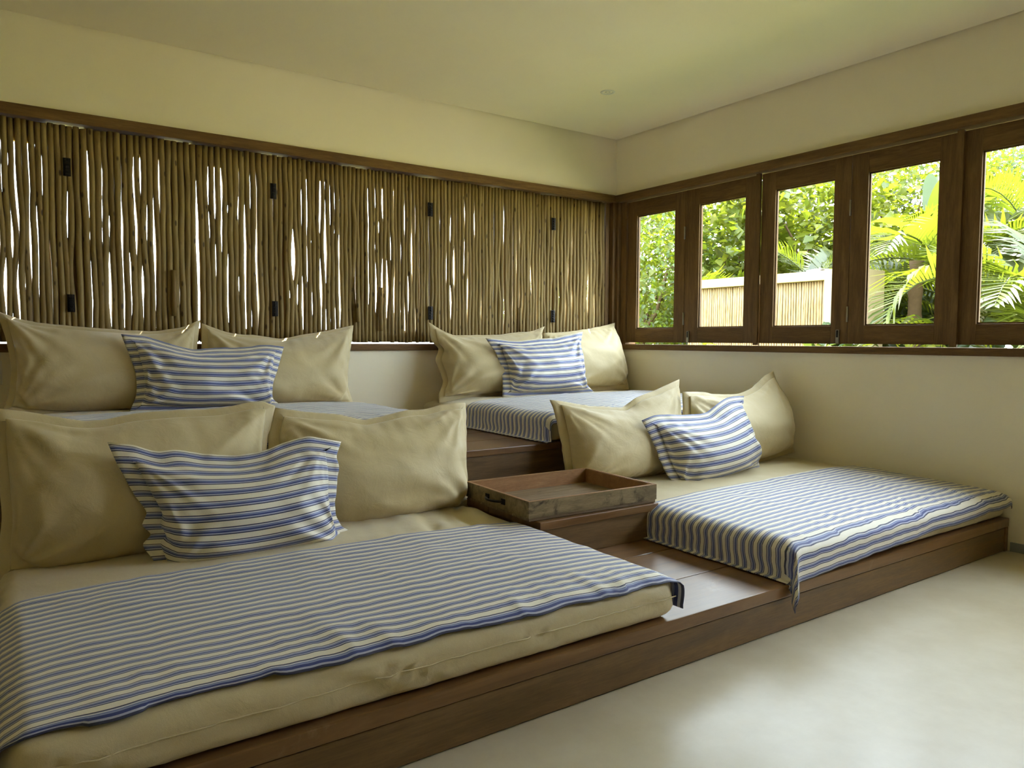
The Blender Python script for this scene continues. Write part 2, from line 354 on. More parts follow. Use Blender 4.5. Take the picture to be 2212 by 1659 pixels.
for i, (a, b, ga, gb) in enumerate(LEAVES):
    w = empty('window_%d' % (i+3), (.05, (a+b)/2, 1.012)); tag(w, LN[i], 'window', 'glazed leaves in the right wall', 'structure')
    x0, x1, z0, z1, gz0, gz1 = .022, .060, 1.012, 2.100, 1.118, 1.985
    box('stile', (x0, ga, z0), (x1, a, z1), WOOD_Z, w, .002); box('stile', (x0, b, z0), (x1, gb, z1), WOOD_Z, w, .002)
    box('rail', (x0, gb, z0), (x1, ga, gz0), WOOD_Y, w, .002); box('rail', (x0, gb, gz1), (x1, ga, z1), WOOD_Y, w, .002)
    boxes('glazing_bead', [((.034, gb, gz0), (.046, gb+.008, gz1)), ((.034, ga-.008, gz0), (.046, ga, gz1)), ((.034, gb, gz0), (.046, ga, gz0+.008)), ((.034, gb, gz1-.008), (.046, ga, gz1))], WOOD_Z, w)
    box('pane', (.047, gb-.004, gz0-.004), (.051, ga+.004, gz1+.004), GLASS, w)
    if i in (0, 2):
        for zh in (1.80, 1.185): tube('hinge', [(.018, b-.001, zh-.045), (.018, b-.001, zh+.045)], .006, STEEL, w)
    if i in (1, 2):
        yb = a-.045 if i == 1 else b+.055
        bo = box('bolt', (.012, yb-.010, 1.014), (.022, yb+.010, 1.095), STEEL, w, .001); bo['label'] = 'steel flush bolt'
        box('bolt_slot', (.0095, yb-.0055, 1.05), (.013, yb+.0055, 1.092), IRON, bo)
w8 = empty('window_8', (.06, -3.97, .955)); tag(w8, 'open timber-framed window band further along the right wall', 'window', kind='structure')
for a, b, m in (((-.03, -4.5, 2.108), (.12, -3.45, 2.165), WOOD_Y), ((-.024, -4.5, .955), (.12, -3.45, .996), WOOD_Y), ((-.022, -3.51, .996), (.12, -3.45, 2.108), WOOD_Z), ((-.022, -4.5, .996), (.12, -4.44, 2.108), WOOD_Z)): box('frame_member', a, b, m, w8, .004)
for y in (-1.337, -2.562): box('cover_strip', (.002, y-.017, 1.0), (.020, y+.017, 2.106), WOOD_Z, w2, .002)

# ------------------------------------------------------------------ tiered timber platform
H1, H2, H3 = .165, .32, .498
Y1, Y2 = -2.866, -1.41
lp = empty('lower_platform', (-2.2, -2.1, 0)); tag(lp, 'long low brown timber platform running along the floor', 'platform')
ys = [Y1, -2.60, -2.31, -2.02, -1.72, Y2+.02]
for a, b in zip(ys, ys[1:]): box('plank', (-4.45, a+.0012, H1-.043), (-.012, b-.0012, H1), DECK_X, lp, .004)
box('fascia_board', (-4.45, Y1+.008, .004), (-.045, Y1+.03, H1-.047), FASC, lp, .003)
box('end_board', (-.044, Y1+.004, .002), (-.012, Y1+.06, H1-.0445), DECK_Y, lp, .003)
box('carcass', (-4.44, Y1+.031, 0), (-.05, Y2, H1-.044), FASC, lp)
st = empty('step_box', (-2.03, -1.8, H1)); tag(st, 'timber step box carrying the wooden tray', 'step')
box('plank', (-2.362, -2.158, H2-.034), (-1.715, -1.79, H2), DECK_X, st, .004); box('plank', (-2.362, -1.788, H2-.034), (-1.715, Y2-.02, H2), DECK_X, st, .004)
box('front_board', (-2.352, -2.148, H1), (-1.758, -2.12, H2-.035), FASC, st, .003); box('corner_post', (-1.756, -2.149, H1), (-1.722, -2.11, H2-.035), WOOD_Z, st, .003)
box('side_board', (-2.352, -2.119, H1), (-2.325, Y2-.02, H2-.035), DECK_Y, st, .003); box('side_board', (-1.75, -2.109, H1), (-1.725, Y2-.02, H2-.035), DECK_Y, st, .003)
up = empty('upper_platform', (-2.2, -.7, H1)); tag(up, 'raised brown timber platform along the shutter wall', 'platform')
ys = [Y2-.012, -1.15, -.86, -.57, -.29, -.012]
for a, b in zip(ys, ys[1:]): box('plank', (-4.45, a+.0012, H3-.034), (-.012, b-.0012, H3), DECK_X, up, .004)
box('fascia_board', (-4.45, Y2, .345), (-.012, Y2+.03, H3-.035), FASC, up, .003); box('fascia_board', (-4.45, Y2+.002, H1), (-.012, Y2+.03, .344), FASC, up, .003)
box('carcass', (-4.44, Y2+.031, H1-.05), (-.05, -.014, H3-.035), FASC, up)

# ------------------------------------------------------------------ tray
tr = empty('serving_tray', (-2.05, -1.895, H2)); tag(tr, 'rectangular weathered wooden tray with dark metal handles on the step', 'tray')
TM = Matrix.Translation((-2.052, -1.895, H2+.002)) @ Matrix.Rotation(math.radians(-1.8), 4, 'Z')
TL, TW, THt, tb = .338, .246, .078, .014
for q in range(4): box('base_plank', (-TL+.004, -TW+.004+q*.121, 0), (TL-.004, -TW+.004+q*.121+.1195, .012), TRAY_B, tr, .001, TM)
tr_sides = [((-TL, -TW, .0122), (TL, -TW+tb, THt)), ((-TL, TW-tb, .0122), (TL, TW, THt)), ((-TL, -TW+tb, .0122), (-TL+tb, TW-tb, THt)), ((TL-tb, -TW+tb, .0122), (TL, TW-tb, THt))]
inner = [((-TL+tb, -TW+tb, .0122), (TL-tb, -TW+tb+.003, THt-.001)), ((-TL+tb, TW-tb-.003, .0122), (TL-tb, TW-tb, THt-.001)), ((-TL+tb, -TW+tb+.003, .0122), (-TL+tb+.003, TW-tb-.003, THt-.001)), ((TL-tb-.003, -TW+tb+.003, .0122), (TL-tb, TW-tb-.003, THt-.001))]
for (a, b), (c, d) in zip(tr_sides, inner):
    sb = box('side', a, b, TRAY_O, tr, .0015, TM); box('inner_face', c, d, TRAY_I, sb, 0, TM)
    e0 = (a[0]+.001, a[1]+.001, THt-.001); box('top_edge', e0, (b[0]-.001, b[1]-.001, THt+.0012), TRAY_I, sb, 0, TM)
for s in (-1, 1):
    P = []
    for q in range(13):
        t = q/12; out = .030*math.sin(math.pi*t)**.6; P.append(TM @ Vector((s*(TL+.004+out), (t-.5)*.115, .046)))
    V, F = tube_data(P, .0055, 8)
    hd = mesh('handle', V, F, IRON, tr, True); hd['label'] = 'dark metal bow handle'
    for e in (-1, 1): 
        box('handle_plate', (s*TL, e*.062-.014, .034), (s*(TL+.004), e*.062+.014, .058), IRON, hd, .001, TM)

# ------------------------------------------------------------------ mattresses
def rbox(x0, x1, y0, y1, z0, z1, r, d=.03):
    """surface grid of a rounded box"""
    bm = bmesh.new(); L = [np.linspace(a, b, max(3, int((b-a)/d)+1)) for a, b in ((x0, x1), (y0, y1), (z0, z1))]
    for ax in range(3):
        A, B = [i for i in range(3) if i != ax]
        for side in (0, -1):
            gr = [[None]*len(L[B]) for _ in L[A]]
            for i, a in enumerate(L[A]):
                for j, b in enumerate(L[B]):
                    c = [0, 0, 0]; c[A] = a; c[B] = b; c[ax] = L[ax][side]; gr[i][j] = bm.verts.new(c)
            for i in range(len(L[A])-1):
                for j in range(len(L[B])-1):
                    q = [gr[i][j], gr[i+1][j], gr[i+1][j+1], gr[i][j+1]]
                    if (side == 0) ^ (ax == 1): q.reverse()
                    bm.faces.new(q)
    bmesh.ops.remove_doubles(bm, verts=bm.verts, dist=1e-5)
    for v in bm.verts:
        c = Vector((min(max(v.co.x, x0+r), x1-r), min(max(v.co.y, y0+r), y1-r), min(max(v.co.z, z0+r), z1-r))); d_ = v.co-c
        if d_.length > r: v.co = c+d_.normalized()*r
    return bm
BEDS = {'LL': (-4.08, -2.362, -2.848, -1.425, H1, .300), 'LR': (-1.752, -.018, -2.845, -1.425, H1, .305), 'UL': (-4.06, -2.335, -1.40, -.02, H3, .664), 'UR': (-1.738, -.018, -1.415, -.02, H3, .645)}
def crown(b, x, y):
    x0, x1, y0, y1, z0, z1 = BEDS[b]; u = (x-x0)/(x1-x0)*2-1; v = (y-y0)/(y1-y0)*2-1
    u = max(-1, min(1, u)); v = max(-1, min(1, v))
    c = .022*(1-abs(u)**5)*(1-abs(v)**4)-.012
    if b == 'LR': c += .012*max(0, u)*(.5+.5*v) - .012*max(0, -v)*max(0, u)
    if b == 'UR': c -= .03*max(0, -u-.8)*5*max(0, v)                   # slumped back corner
    return c
ML = {'LL': 'khaki canvas mattress nearest the viewer at lower left', 'LR': 'khaki canvas mattress at lower right against the white wall', 'UL': 'khaki canvas mattress on the raised platform at far left', 'UR': 'khaki canvas mattress on the raised platform in the corner'}
for k, (x0, x1, y0, y1, z0, z1) in BEDS.items():
    bm = rbox(x0, x1, y0, y1, z0+.001, z1, .035, .02); sd_ = {'LL': 1, 'LR': 5, 'UL': 9, 'UR': 13}[k]
    h = z1-z0
    for v in bm.verts:
        p = v.co; t = max(0, min(1, (p.z-z0)/h)); side = max(0, 1-abs(2*t-1)**3)
        if t > .15: p.z += crown(k, p.x, p.y)*t**2
        dx = min(p.x-x0, x1-p.x); dy = min(p.y-y0, y1-p.y)
        if dx < .03 or dy < .03:                                     # puckers and bulge on the sides
            w = .011*nz(p.x*12+3*t, p.y*12, sd_)+.011*nz(p.x*27+7*t, p.y*27, sd_+3)
            o = (.010*side+w*side)
            if dy < .03: p.y += (-o if p.y-y0 < .1 else min(o, 0))
            elif dx < .03: p.x += (-o if p.x-x0 < .1 else (min(o, .002) if x1 > -.5 else o))
        elif t > .6:
            p.z += .004*nz(p.x*3, p.y*9, sd_)+.003*nz(p.x*9, p.y*4, sd_+2)
            if k == 'LL' and p.y > -2.03: p.z += .018*nz(p.x*17-p.y*6, p.y*3, 4)*min(1, max(0, (p.x+3.2)/.3))*min(1, (p.y+2.03)/.08)
    root = empty('mattress', ((x0+x1)/2, (y0+y1)/2, z0)); tag(root, ML[k], 'mattress', 'khaki platform mattresses')
    bm_mesh('cover', bm, SHEET, root, True)
    zs = z0+h*.52; P = []; q = .012
    N = 60
    V = []; F = []
    per = [(x0+(x1-x0)*i/N, y0-q) for i in range(N+1)]
    pts = []
    for i, (x, y) in enumerate(per):
        w = .011*nz(x*12+1.56, y0*12, sd_)+.011*nz(x*27+3.64, y0*27, sd_+3)
        pts.append((x, y0-.0115-w, zs+.003*nz(x*7, 2, sd_)))
    if k in ('LL', 'LR'): tube('stitched_seam', pts, .002, SHEET, root, 5)

# ------------------------------------------------------------------ striped throws
def wrap(d, r):
    if d <= 0: return d, 0.0
    if d < math.pi*r/2: a = d/r; return r*math.sin(a), r*(1-math.cos(a))
    return r, r+(d-math.pi*r/2)
def throw(k, label, yb, hl, hr, f0, f1, seed, xl=None, NX=150, NY=62, tipl=0.0, tipr=0.0, skew=0.0):
    """cloth lying on mattress k: back hem yb(y at left, right), hanging hl / hr over the ends, f0..f1 over the front edge"""
    x0, x1, y0, y1, z0, z1 = BEDS[k]; r = .042; V = []; UV = []
    sx0, sx1 = x0-hl, x1+hr
    for j in range(NY+1):
        for i in range(NX+1):
            a = i/NX; b = j/NY; s = sx0+(sx1-sx0)*a
            front = y0-(f0+(f1-f0)*a); back = yb[0]+(yb[1]-yb[0])*a + .006*nz(s*5, seed)
            t = front+(back-front)*b
            # in-plane waviness of the weave
            s_ = s+.006*nz(t*9, s*4, seed); t_ = t+.007*nz(s*6, t*5, seed+7)+.004*nz(s*17, t*9, seed+3)
            ox = oy = dz = 0.0; x, y = s_, t_; dl_ = dr_ = df_ = 0.0
            if s_ < x0+r: o, dl_ = wrap(x0+r-s_, r); x = x0+r-o
            elif s_ > x1-r: o, dr_ = wrap(s_-(x1-r), r); x = x1-r+o
            if t_ < y0+r: o, df_ = wrap(y0+r-t_, r); y = y0+r-o
            c = min(dl_+dr_, df_); drop = math.hypot(dl_+dr_, df_) if c > 0 else dl_+dr_+df_; fi = math.atan2(df_, dl_+dr_+1e-9)
            z = z1+crown(k, max(x, x0+.03), max(y, y0+.03))+.010-drop
            hang = min(1, drop/.05)
            wv = nz(t_*7, s_*7, seed+1)+.6*nz(t_*17, s_*17, seed+5)
            if dl_ > .01: x -= .007*wv*hang+.017*min(1, drop/.03)+.35*c*math.cos(fi)*(1 if tipl else 0)
            if dr_ > .01 and x1 < -.5: x += .006*wv*hang+.012+tipr*c
            elif dr_ > .01: x = min(x, -.004) 
            if df_ > .01: y -= .004*wv*hang+.029*min(1, drop/.03)+(.35*math.sin(fi) if tipl and dl_ > .01 else 0)*c+(tipr if dr_ > .01 else 0)*c*.5
            top = 1-hang
            z += top*(.0045*nz(s*2.6, t*7, seed)+.005*max(0, nz(s*5+t*2, t*11-s*2, seed+2))+.004*max(0, nz(s*13, t*5, seed+4)))
            if df_ < .02 and t_ < y0+.16: z += .006*max(0, nz(s*21, t*6, seed+8))
            lim = z0+.006
            if k in ('LR', 'UR', 'UL', 'LL') and z < lim and y > -2.862: 
                e = lim-z; z = lim; x -= e*.8 if dl_ > 0 else 0
            if drop > .02: y += .010*nz(drop*22, t_*2.2, seed+6)*hang if dl_ > df_ else 0
            V.append((x, y, z)); UV.append((s, t-front))
    F = []
    W = NX+1
    for j in range(NY):
        for i in range(NX): F.append((j*W+i, j*W+i+1, (j+1)*W+i+1, (j+1)*W+i))
    o = mesh('striped_throw', V, F, TICK, None, True, UV); tag(o, label, 'throw', 'blue and white striped throws')
    md = o.modifiers.new('thickness', 'SOLIDIFY'); md.thickness = .003; md.offset = 1
    return o
throw('LL', 'blue striped throw spread over the near lower left mattress', (-2.02, -2.045), .14, .085, -.016, -.002, 2, tipr=.5, tipl=.5)
throw('LR', 'blue striped throw draped over the lower right mattress beside the wall', (-2.13, -2.075), .155, .03, .125, .045, 11, tipl=.5)
throw('UL', 'blue striped throw on the far left raised mattress, mostly hidden', (-.66, -.50), .10, .10, .05, .05, 21, NX=110, NY=40)
throw('UR', 'blue striped throw hanging over the raised mattress in the corner', (-.60, -.53), .165, .0, .03, .03, 31, NX=110, NY=44)

# ------------------------------------------------------------------ pillows
PIL = {
'UL1': ((-3.619,-0.27,0.68,0.35),
 {'b': [(-0.441,0.004),(-0.23,-0.028),(0.086,-0.044),(0.416,-0.027)],'r': [(0.416,-0.027),(0.433,0.187),(0.443,0.331),(0.471,0.483)],'t': [(-0.447,0.511),(-0.342,0.468),(-0.189,0.445),(0.074,0.422),(0.226,0.416),(0.375,0.441),(0.471,0.483)],'l': [(-0.441,0.004),(-0.409,0.114),(-0.399,0.205),(-0.412,0.355),(-0.447,0.511)]}),
'UL2': ((-2.737,-0.27,0.68,0.35),
 {'b': [(-0.445,-0.044),(-0.205,-0.041),(0.038,-0.04),(0.408,-0.044)],'r': [(0.408,-0.044),(0.387,0.092),(0.429,0.277),(0.481,0.469)],'t': [(-0.404,0.465),(-0.248,0.407),(-0.107,0.397),(0.03,0.379),(0.145,0.402),(0.307,0.43),(0.481,0.469)],'l': [(-0.445,-0.044),(-0.438,0.109),(-0.422,0.291),(-0.404,0.465)]}),
'ULs': ((-3.178,-0.47,0.68,0.35),
 {'b': [(-0.383,-0.013),(-0.174,-0.017),(0.09,-0.019),(0.383,-0.016)],'r': [(0.383,-0.016),(0.32,0.033),(0.324,0.11),(0.358,0.195),(0.41,0.33)],'t': [(-0.387,0.397),(-0.274,0.384),(-0.158,0.343),(-0.055,0.318),(0.048,0.325),(0.18,0.327),(0.32,0.341),(0.41,0.33)],'l': [(-0.383,-0.013),(-0.341,0.084),(-0.337,0.202),(-0.359,0.297),(-0.387,0.397)]}),
'LL1': ((-3.643,-1.62,0.32,0.3),
 {'b': [(-0.448,-0.059),(-0.255,-0.076),(-0.007,-0.075),(0.425,-0.071)],'r': [(0.425,-0.071),(0.425,0.094),(0.421,0.274),(0.449,0.375),(0.477,0.466)],'t': [(-0.447,0.504),(-0.33,0.482),(-0.242,0.457),(-0.192,0.448),(-0.128,0.447),(-0.046,0.461),(0.097,0.469),(0.28,0.47),(0.378,0.486),(0.437,0.487),(0.477,0.466)],'l': [(-0.448,-0.059),(-0.441,0.052),(-0.431,0.145),(-0.435,0.242),(-0.443,0.393),(-0.447,0.504)]}),
'LL2': ((-2.718,-1.62,0.32,0.3),
 {'b': [(-0.479,-0.074),(-0.126,-0.069),(0.04,-0.064),(0.167,-0.057),(0.272,-0.047),(0.402,-0.032)],'r': [(0.402,-0.032),(0.369,0.028),(0.345,0.072),(0.372,0.118),(0.392,0.188),(0.417,0.306),(0.436,0.44)],'t': [(-0.447,0.459),(-0.372,0.444),(-0.286,0.43),(-0.176,0.416),(-0.073,0.39),(-0.014,0.397),(0.139,0.42),(0.217,0.42),(0.3,0.435),(0.436,0.44)],'l': [(-0.479,-0.074),(-0.485,0.075),(-0.491,0.273),(-0.485,0.355),(-0.447,0.459)]}),
'LLs': ((-3.396,-1.84,0.31,0.3),
 {'b': [(-0.362,-0.046),(-0.253,-0.05),(-0.121,-0.047),(0.021,-0.041),(0.17,-0.046),(0.332,-0.045),(0.453,-0.027)],'r': [(0.453,-0.027),(0.359,0.043),(0.351,0.122),(0.366,0.172),(0.379,0.235),(0.382,0.302),(0.406,0.345)],'t': [(-0.388,0.403),(-0.327,0.391),(-0.236,0.36),(-0.197,0.362),(-0.09,0.339),(0.025,0.326),(0.117,0.336),(0.181,0.357),(0.268,0.373),(0.406,0.345)],'l': [(-0.362,-0.046),(-0.276,-0.009),(-0.304,0.062),(-0.278,0.09),(-0.303,0.122),(-0.288,0.159),(-0.316,0.218),(-0.356,0.308),(-0.388,0.403)]}),
'UR1': ((-1.319,-0.27,0.65,0.35),
 {'b': [(-0.428,-0.025),(-0.302,-0.012),(-0.105,-0.005),(0.097,-0.004),(0.405,-0.006)],'r': [(0.405,-0.006),(0.448,0.205),(0.48,0.404),(0.558,0.515)],'t': [(-0.404,0.532),(-0.339,0.488),(-0.242,0.444),(-0.064,0.442),(0.092,0.443),(0.31,0.466),(0.422,0.474),(0.558,0.515)],'l': [(-0.428,-0.025),(-0.417,0.033),(-0.369,0.124),(-0.382,0.203),(-0.397,0.27),(-0.362,0.349),(-0.398,0.394),(-0.404,0.532)]}),
'UR2': ((-0.393,-0.25,0.65,0.35),
 {'b': [(-0.442,-0.0),(-0.018,0.005),(0.159,0.005),(0.346,0.002)],'r': [(0.346,0.002),(0.35,0.066),(0.348,0.19),(0.342,0.354),(0.326,0.449),(0.351,0.554)],'t': [(-0.375,0.462),(-0.199,0.471),(-0.009,0.491),(0.186,0.521),(0.351,0.554)],'l': [(-0.442,-0.0),(-0.421,0.168),(-0.408,0.309),(-0.375,0.462)]}),
'URs': ((-1.025,-0.46,0.65,0.3),
 {'b': [(-0.35,0.009),(-0.245,0.001),(-0.124,0.003),(0.202,0.002),(0.448,0.006)],'r': [(0.448,0.006),(0.373,0.093),(0.38,0.232),(0.399,0.372),(0.439,0.466)],'t': [(-0.405,0.412),(-0.308,0.403),(-0.148,0.394),(0.047,0.411),(0.145,0.415),(0.3,0.44),(0.439,0.466)],'l': [(-0.35,0.009),(-0.326,0.113),(-0.323,0.226),(-0.36,0.343),(-0.405,0.412)]}),
'LRa': ((-1.358,-1.62,0.33,0.3),
 {'b': [(-0.414,-0.02),(-0.308,-0.025),(-0.086,-0.042),(0.117,-0.056),(0.306,-0.063)],'r': [(0.306,-0.063),(0.397,0.151),(0.487,0.304),(0.525,0.501)],'t': [(-0.431,0.422),(-0.327,0.405),(-0.212,0.383),(-0.062,0.369),(0.049,0.361),(0.157,0.407),(0.305,0.441),(0.381,0.462),(0.525,0.501)],'l': [(-0.414,-0.02),(-0.408,0.164),(-0.408,0.246),(-0.413,0.328),(-0.431,0.422)]}),
'LRb': ((-0.461,-1.7,0.33,0.3),
 {'b': [(-0.497,-0.03),(-0.284,-0.02),(0.085,-0.017),(0.228,-0.002),(0.439,0.017)],'r': [(0.439,0.017),(0.43,0.082),(0.389,0.213),(0.427,0.352),(0.416,0.466),(0.404,0.535)],'t': [(-0.445,0.435),(-0.32,0.43),(-0.155,0.41),(0.045,0.408),(0.184,0.444),(0.316,0.51),(0.404,0.535)],'l': [(-0.497,-0.03),(-0.515,0.135),(-0.481,0.289),(-0.445,0.435)]}),
'LRs': ((-0.933,-1.83,0.32,0.35),
 {'b': [(-0.266,-0.041),(-0.186,-0.062),(0.008,-0.056),(0.199,-0.038),(0.388,-0.021)],'r': [(0.388,-0.021),(0.397,0.031),(0.374,0.097),(0.376,0.226),(0.381,0.343),(0.42,0.422)],'t': [(-0.432,0.326),(-0.346,0.345),(-0.199,0.342),(-0.08,0.336),(0.063,0.341),(0.172,0.386),(0.258,0.414),(0.42,0.422)],'l': [(-0.266,-0.041),(-0.328,0.006),(-0.365,0.089),(-0.39,0.206),(-0.432,0.326)]}),
}

def curve(pts, n):
    P = np.array(pts, float); d = np.r_[0, np.cumsum(np.linalg.norm(np.diff(P, axis=0), axis=1))]; d /= d[-1]
    u = np.linspace(0, 1, n); out = np.zeros((n, 2)); m = np.gradient(P, d, axis=0) if len(P) > 2 else np.repeat((P[1:]-P[:1]), 2, 0)
    i = np.clip(np.searchsorted(d, u, 'right')-1, 0, len(P)-2); h = (d[i+1]-d[i]); t = (u-d[i])/h
    h00 = 2*t**3-3*t**2+1; h10 = t**3-2*t**2+t; h01 = -2*t**3+3*t**2; h11 = t**3-t**2
    for c in range(2): out[:, c] = h00*P[i, c]+h10*h*m[i, c]*.8+h01*P[i+1, c]+h11*h*m[i+1, c]*.8
    return out
def coons(E, u, v):
    n = 201; B, R_, T, L_ = (curve(E[k], n) for k in 'brtl'); g_ = np.linspace(0, 1, n)
    def ev(C, t): return np.stack([np.interp(t, g_, C[:, c]) for c in range(2)], -1)
    U, Vv = np.meshgrid(u, v); b, t, l, r = ev(B, U), ev(T, U), ev(L_, Vv), ev(R_, Vv)
    U = U[..., None]; W = Vv[..., None]
    bl, br, tl, tr_ = B[0], B[-1], T[0], T[-1]
    return (1-W)*b+W*t+(1-U)*l+U*r-((1-U)*(1-W)*bl+U*(1-W)*br+(1-U)*W*tl+U*W*tr_)
def inflate(M2, rest_u, rest_v, h0, steps, press, seed):
    nv, nu = M2.shape[:2]; X = np.zeros((nv, nu, 3)); X[..., :2] = M2
    uu = np.linspace(-1, 1, nu); vv = np.linspace(-1, 1, nv); UU, VV = np.meshgrid(uu, vv)
    rs = np.random.RandomState(seed)
    X[..., 2] = h0*(1-UU**4)*(1-VV**4)+rs.uniform(-.004, .004, (nv, nu))
    pin = np.zeros((nv, nu), bool); pin[0] = pin[-1] = True; pin[:, 0] = pin[:, -1] = True
    X[pin, 2] = 0; w = (~pin).astype(float)[..., None]; X0 = X.copy(); Vel = np.zeros_like(X)
    def proj(a, b, rest, k, comp=True):
        d = X[b]-X[a]; L = np.linalg.norm(d, axis=-1, keepdims=True)+1e-9; wa, wb = w[a], w[b]
        c = (L-rest)/L*k; 
        if not comp: c = np.minimum(c, 0)
        s = d*c/np.maximum(wa+wb, 1e-9); X[a] += wa*s; X[b] -= wb*s
    S_ = slice; diag = math.hypot(rest_u, rest_v)
    def pairs(axis, st):
        out = []
        for off in range(2*st):
            sh_ = X.shape[axis]; ia = [q for q in range(sh_-st) if (q//st) % 2 == (off//st) and q % st == off % st]
            if ia: ia = np.array(ia); out.append((ia, ia+st))
        return out
    pu, pv, bu, bv = pairs(1, 1), pairs(0, 1), pairs(1, 2), pairs(0, 2)
    for it in range(steps):
        gu = np.gradient(X, axis=1); gv = np.gradient(X, axis=0); nn = np.cross(gu, gv); nn /= np.linalg.norm(nn, axis=-1, keepdims=True)+1e-9
        prev = X.copy(); ramp_ = 1.0 if it < steps*.7 else .5
        X += w*(Vel*.9+nn*press*ramp_+np.array([0, -press*.25, 0]))
        for _ in range(5):
            for a, b in pu: proj((S_(None), a), (S_(None), b), rest_u, .9)
            for a, b in pv: proj((a,), (b,), rest_v, .9)
            for o1 in (0, 1):
                for o2 in (0, 1):
                    a = (S_(o1, nv-1, 2), S_(o2, nu-1, 2)); b = (S_(o1+1, nv, 2), S_(o2+1, nu, 2)); 
                    proj(a, b, diag, .35)
                    a = (S_(o1, nv-1, 2), S_(o2+1, nu, 2)); b = (S_(o1+1, nv, 2), S_(o2, nu-1, 2)); proj(a, b, diag, .35)
            for a, b in bu: proj((S_(None), a), (S_(None), b), rest_u*2, .05)
            for a, b in bv: proj((a,), (b,), rest_v*2, .05)
            X[..., 2] = np.maximum(X[..., 2], -.01)
        Vel = (X-prev)*.85
    for _ in range(2):
        A_ = X.copy(); A_[1:-1, 1:-1] = (X[:-2, 1:-1]+X[2:, 1:-1]+X[1:-1, :-2]+X[1:-1, 2:])/4; X = np.where(w > 0, .5*X+.5*A_, X)
    return X
def pillow(key, name, label, mat, fl, seed, excess=.062, hmax=.10, grp=None, back=.7, wave=.006):
    (xc, yb, zb, kk), E = PIL[key]
    e2 = np.array([0, kk, 1.0]); e2 /= np.linalg.norm(e2); nrm = np.array([0, -e2[2], e2[1]]); O = np.array([xc, yb, zb])
    W0 = .5*(np.linalg.norm(np.diff(curve(E['b'], 60), axis=0), axis=1).sum()+np.linalg.norm(np.diff(curve(E['t'], 60), axis=0), axis=1).sum())
    H0 = .5*(np.linalg.norm(np.diff(curve(E['l'], 60), axis=0), axis=1).sum()+np.linalg.norm(np.diff(curve(E['r'], 60), axis=0), axis=1).sum())
    fu, fv = fl/W0, fl/H0; nu, nv = 63, 39
    if nu % 2 == 0: nu += 1
    M2 = coons(E, np.linspace(fu, 1-fu, nu), np.linspace(fv, 1-fv, nv))
    lu = np.median(np.linalg.norm(np.diff(M2, axis=1), axis=-1)); lv = np.median(np.linalg.norm(np.diff(M2, axis=0), axis=-1))
    X = inflate(M2, lu*(1+excess), lv*(1+excess), hmax*.6, 60, .0020, seed)
    for j in range(1, nv-1):                                       # gathers along the seam and long soft folds
        for i in range(1, nu-1):
            a, b = i/(nu-1), j/(nv-1); du, dv = min(a, 1-a)*W0, min(b, 1-b)*H0; ed = min(du, dv); pa = b*H0 if du < dv else a*W0
            fold = 0.0
            for ci, (ca, cb) in enumerate(((0, 0), (1, 0), (0, 1), (1, 1))):       # folds radiating from the corners
                dx, dy = abs(a-ca)*W0, abs(b-cb)*H0; rr = math.hypot(dx, dy); an = math.atan2(dy, dx)
                fold += (1.3 if cb == 0 else .8)*nz(an*6+ci*7.7, rr*2.5, seed)*math.exp(-((rr-.13)/.16)**2)
            low = max(0, 1-b*1.6); sag = nz(a*W0*3+seed, b*H0*10+.6*math.sin(a*4+seed), seed+1)
            crease = .2-abs(nz(a*W0*3.2+seed*1.7, b*H0*6, seed+9))
            X[j, i, 2] += .014*nz(pa*20, ed*5, seed+2)*math.exp(-ed/.07)*min(1, ed/.02)+(.030*fold+.018*sag*(.5+low)+.018*crease)*min(1, ed/.05)
    root = empty(name, (xc, yb, zb)); tag(root, label, 'pillow', grp)
    def wd(a): return O+a[..., 0:1]*np.array([1, 0, 0])+a[..., 1:2]*e2+a[..., 2:3]*nrm
    Bk = X.copy(); Bk[..., :2] = M2; uu = np.linspace(-1, 1, nu); vv = np.linspace(-1, 1, nv); UU, VV = np.meshgrid(uu, vv)
    Bk[..., 2] = -hmax*back*(1-UU**4)*(1-VV**4)
    A = wd(X).reshape(-1, 3); B = wd(Bk).reshape(-1, 3); V = np.vstack([A, B]); n = nu*nv; F = []
    for j in range(nv-1):
        for i in range(nu-1):
            q = (j*nu+i, j*nu+i+1, (j+1)*nu+i+1, (j+1)*nu+i); F.append(q); F.append(tuple(n+k for k in reversed(q)))
    ring = [i for i in range(nu)]+[j*nu+nu-1 for j in range(1, nv)]+[(nv-1)*nu+i for i in range(nu-2, -1, -1)]+[j*nu for j in range(nv-2, 0, -1)]
    # stitch front and back sheets together along the seam
    remap = {n+r: r for r in ring}; F = [tuple(remap.get(i, i) for i in f) for f in F]
    keep = sorted({i for f in F for i in f}); idx = {k: i for i, k in enumerate(keep)}
    gu_, gv_ = np.meshgrid(np.linspace(fu, 1-fu, nu)*W0, np.linspace(fv, 1-fv, nv)*H0); uv = np.stack([gu_.ravel(), gv_.ravel()+seed*.013], -1); uv = np.vstack([uv, uv])
    mesh('pillow_body', V[keep], [tuple(idx[i] for i in f) for f in F], mat, root, True, uv[keep], 1)
    # flange: flat border beyond the seam, gently waved
    U = np.linspace(fu, 1-fu, nu); Vv_ = np.linspace(fv, 1-fv, nv); par = []
    for i in range(nu): par.append((U[i], fv, U[i]+( -fu if i == 0 else fu if i == nu-1 else 0), 0.0))
    for j in range(1, nv): par.append((1-fu, Vv_[j], 1.0, Vv_[j]+(fv if j == nv-1 else 0)))
    for i in range(nu-2, -1, -1): par.append((U[i], 1-fv, U[i]+(-fu if i == 0 else 0), 1.0))
    for j in range(nv-2, 0, -1): par.append((fu, Vv_[j], 0.0, Vv_[j]))
    rows = []; uvs = []
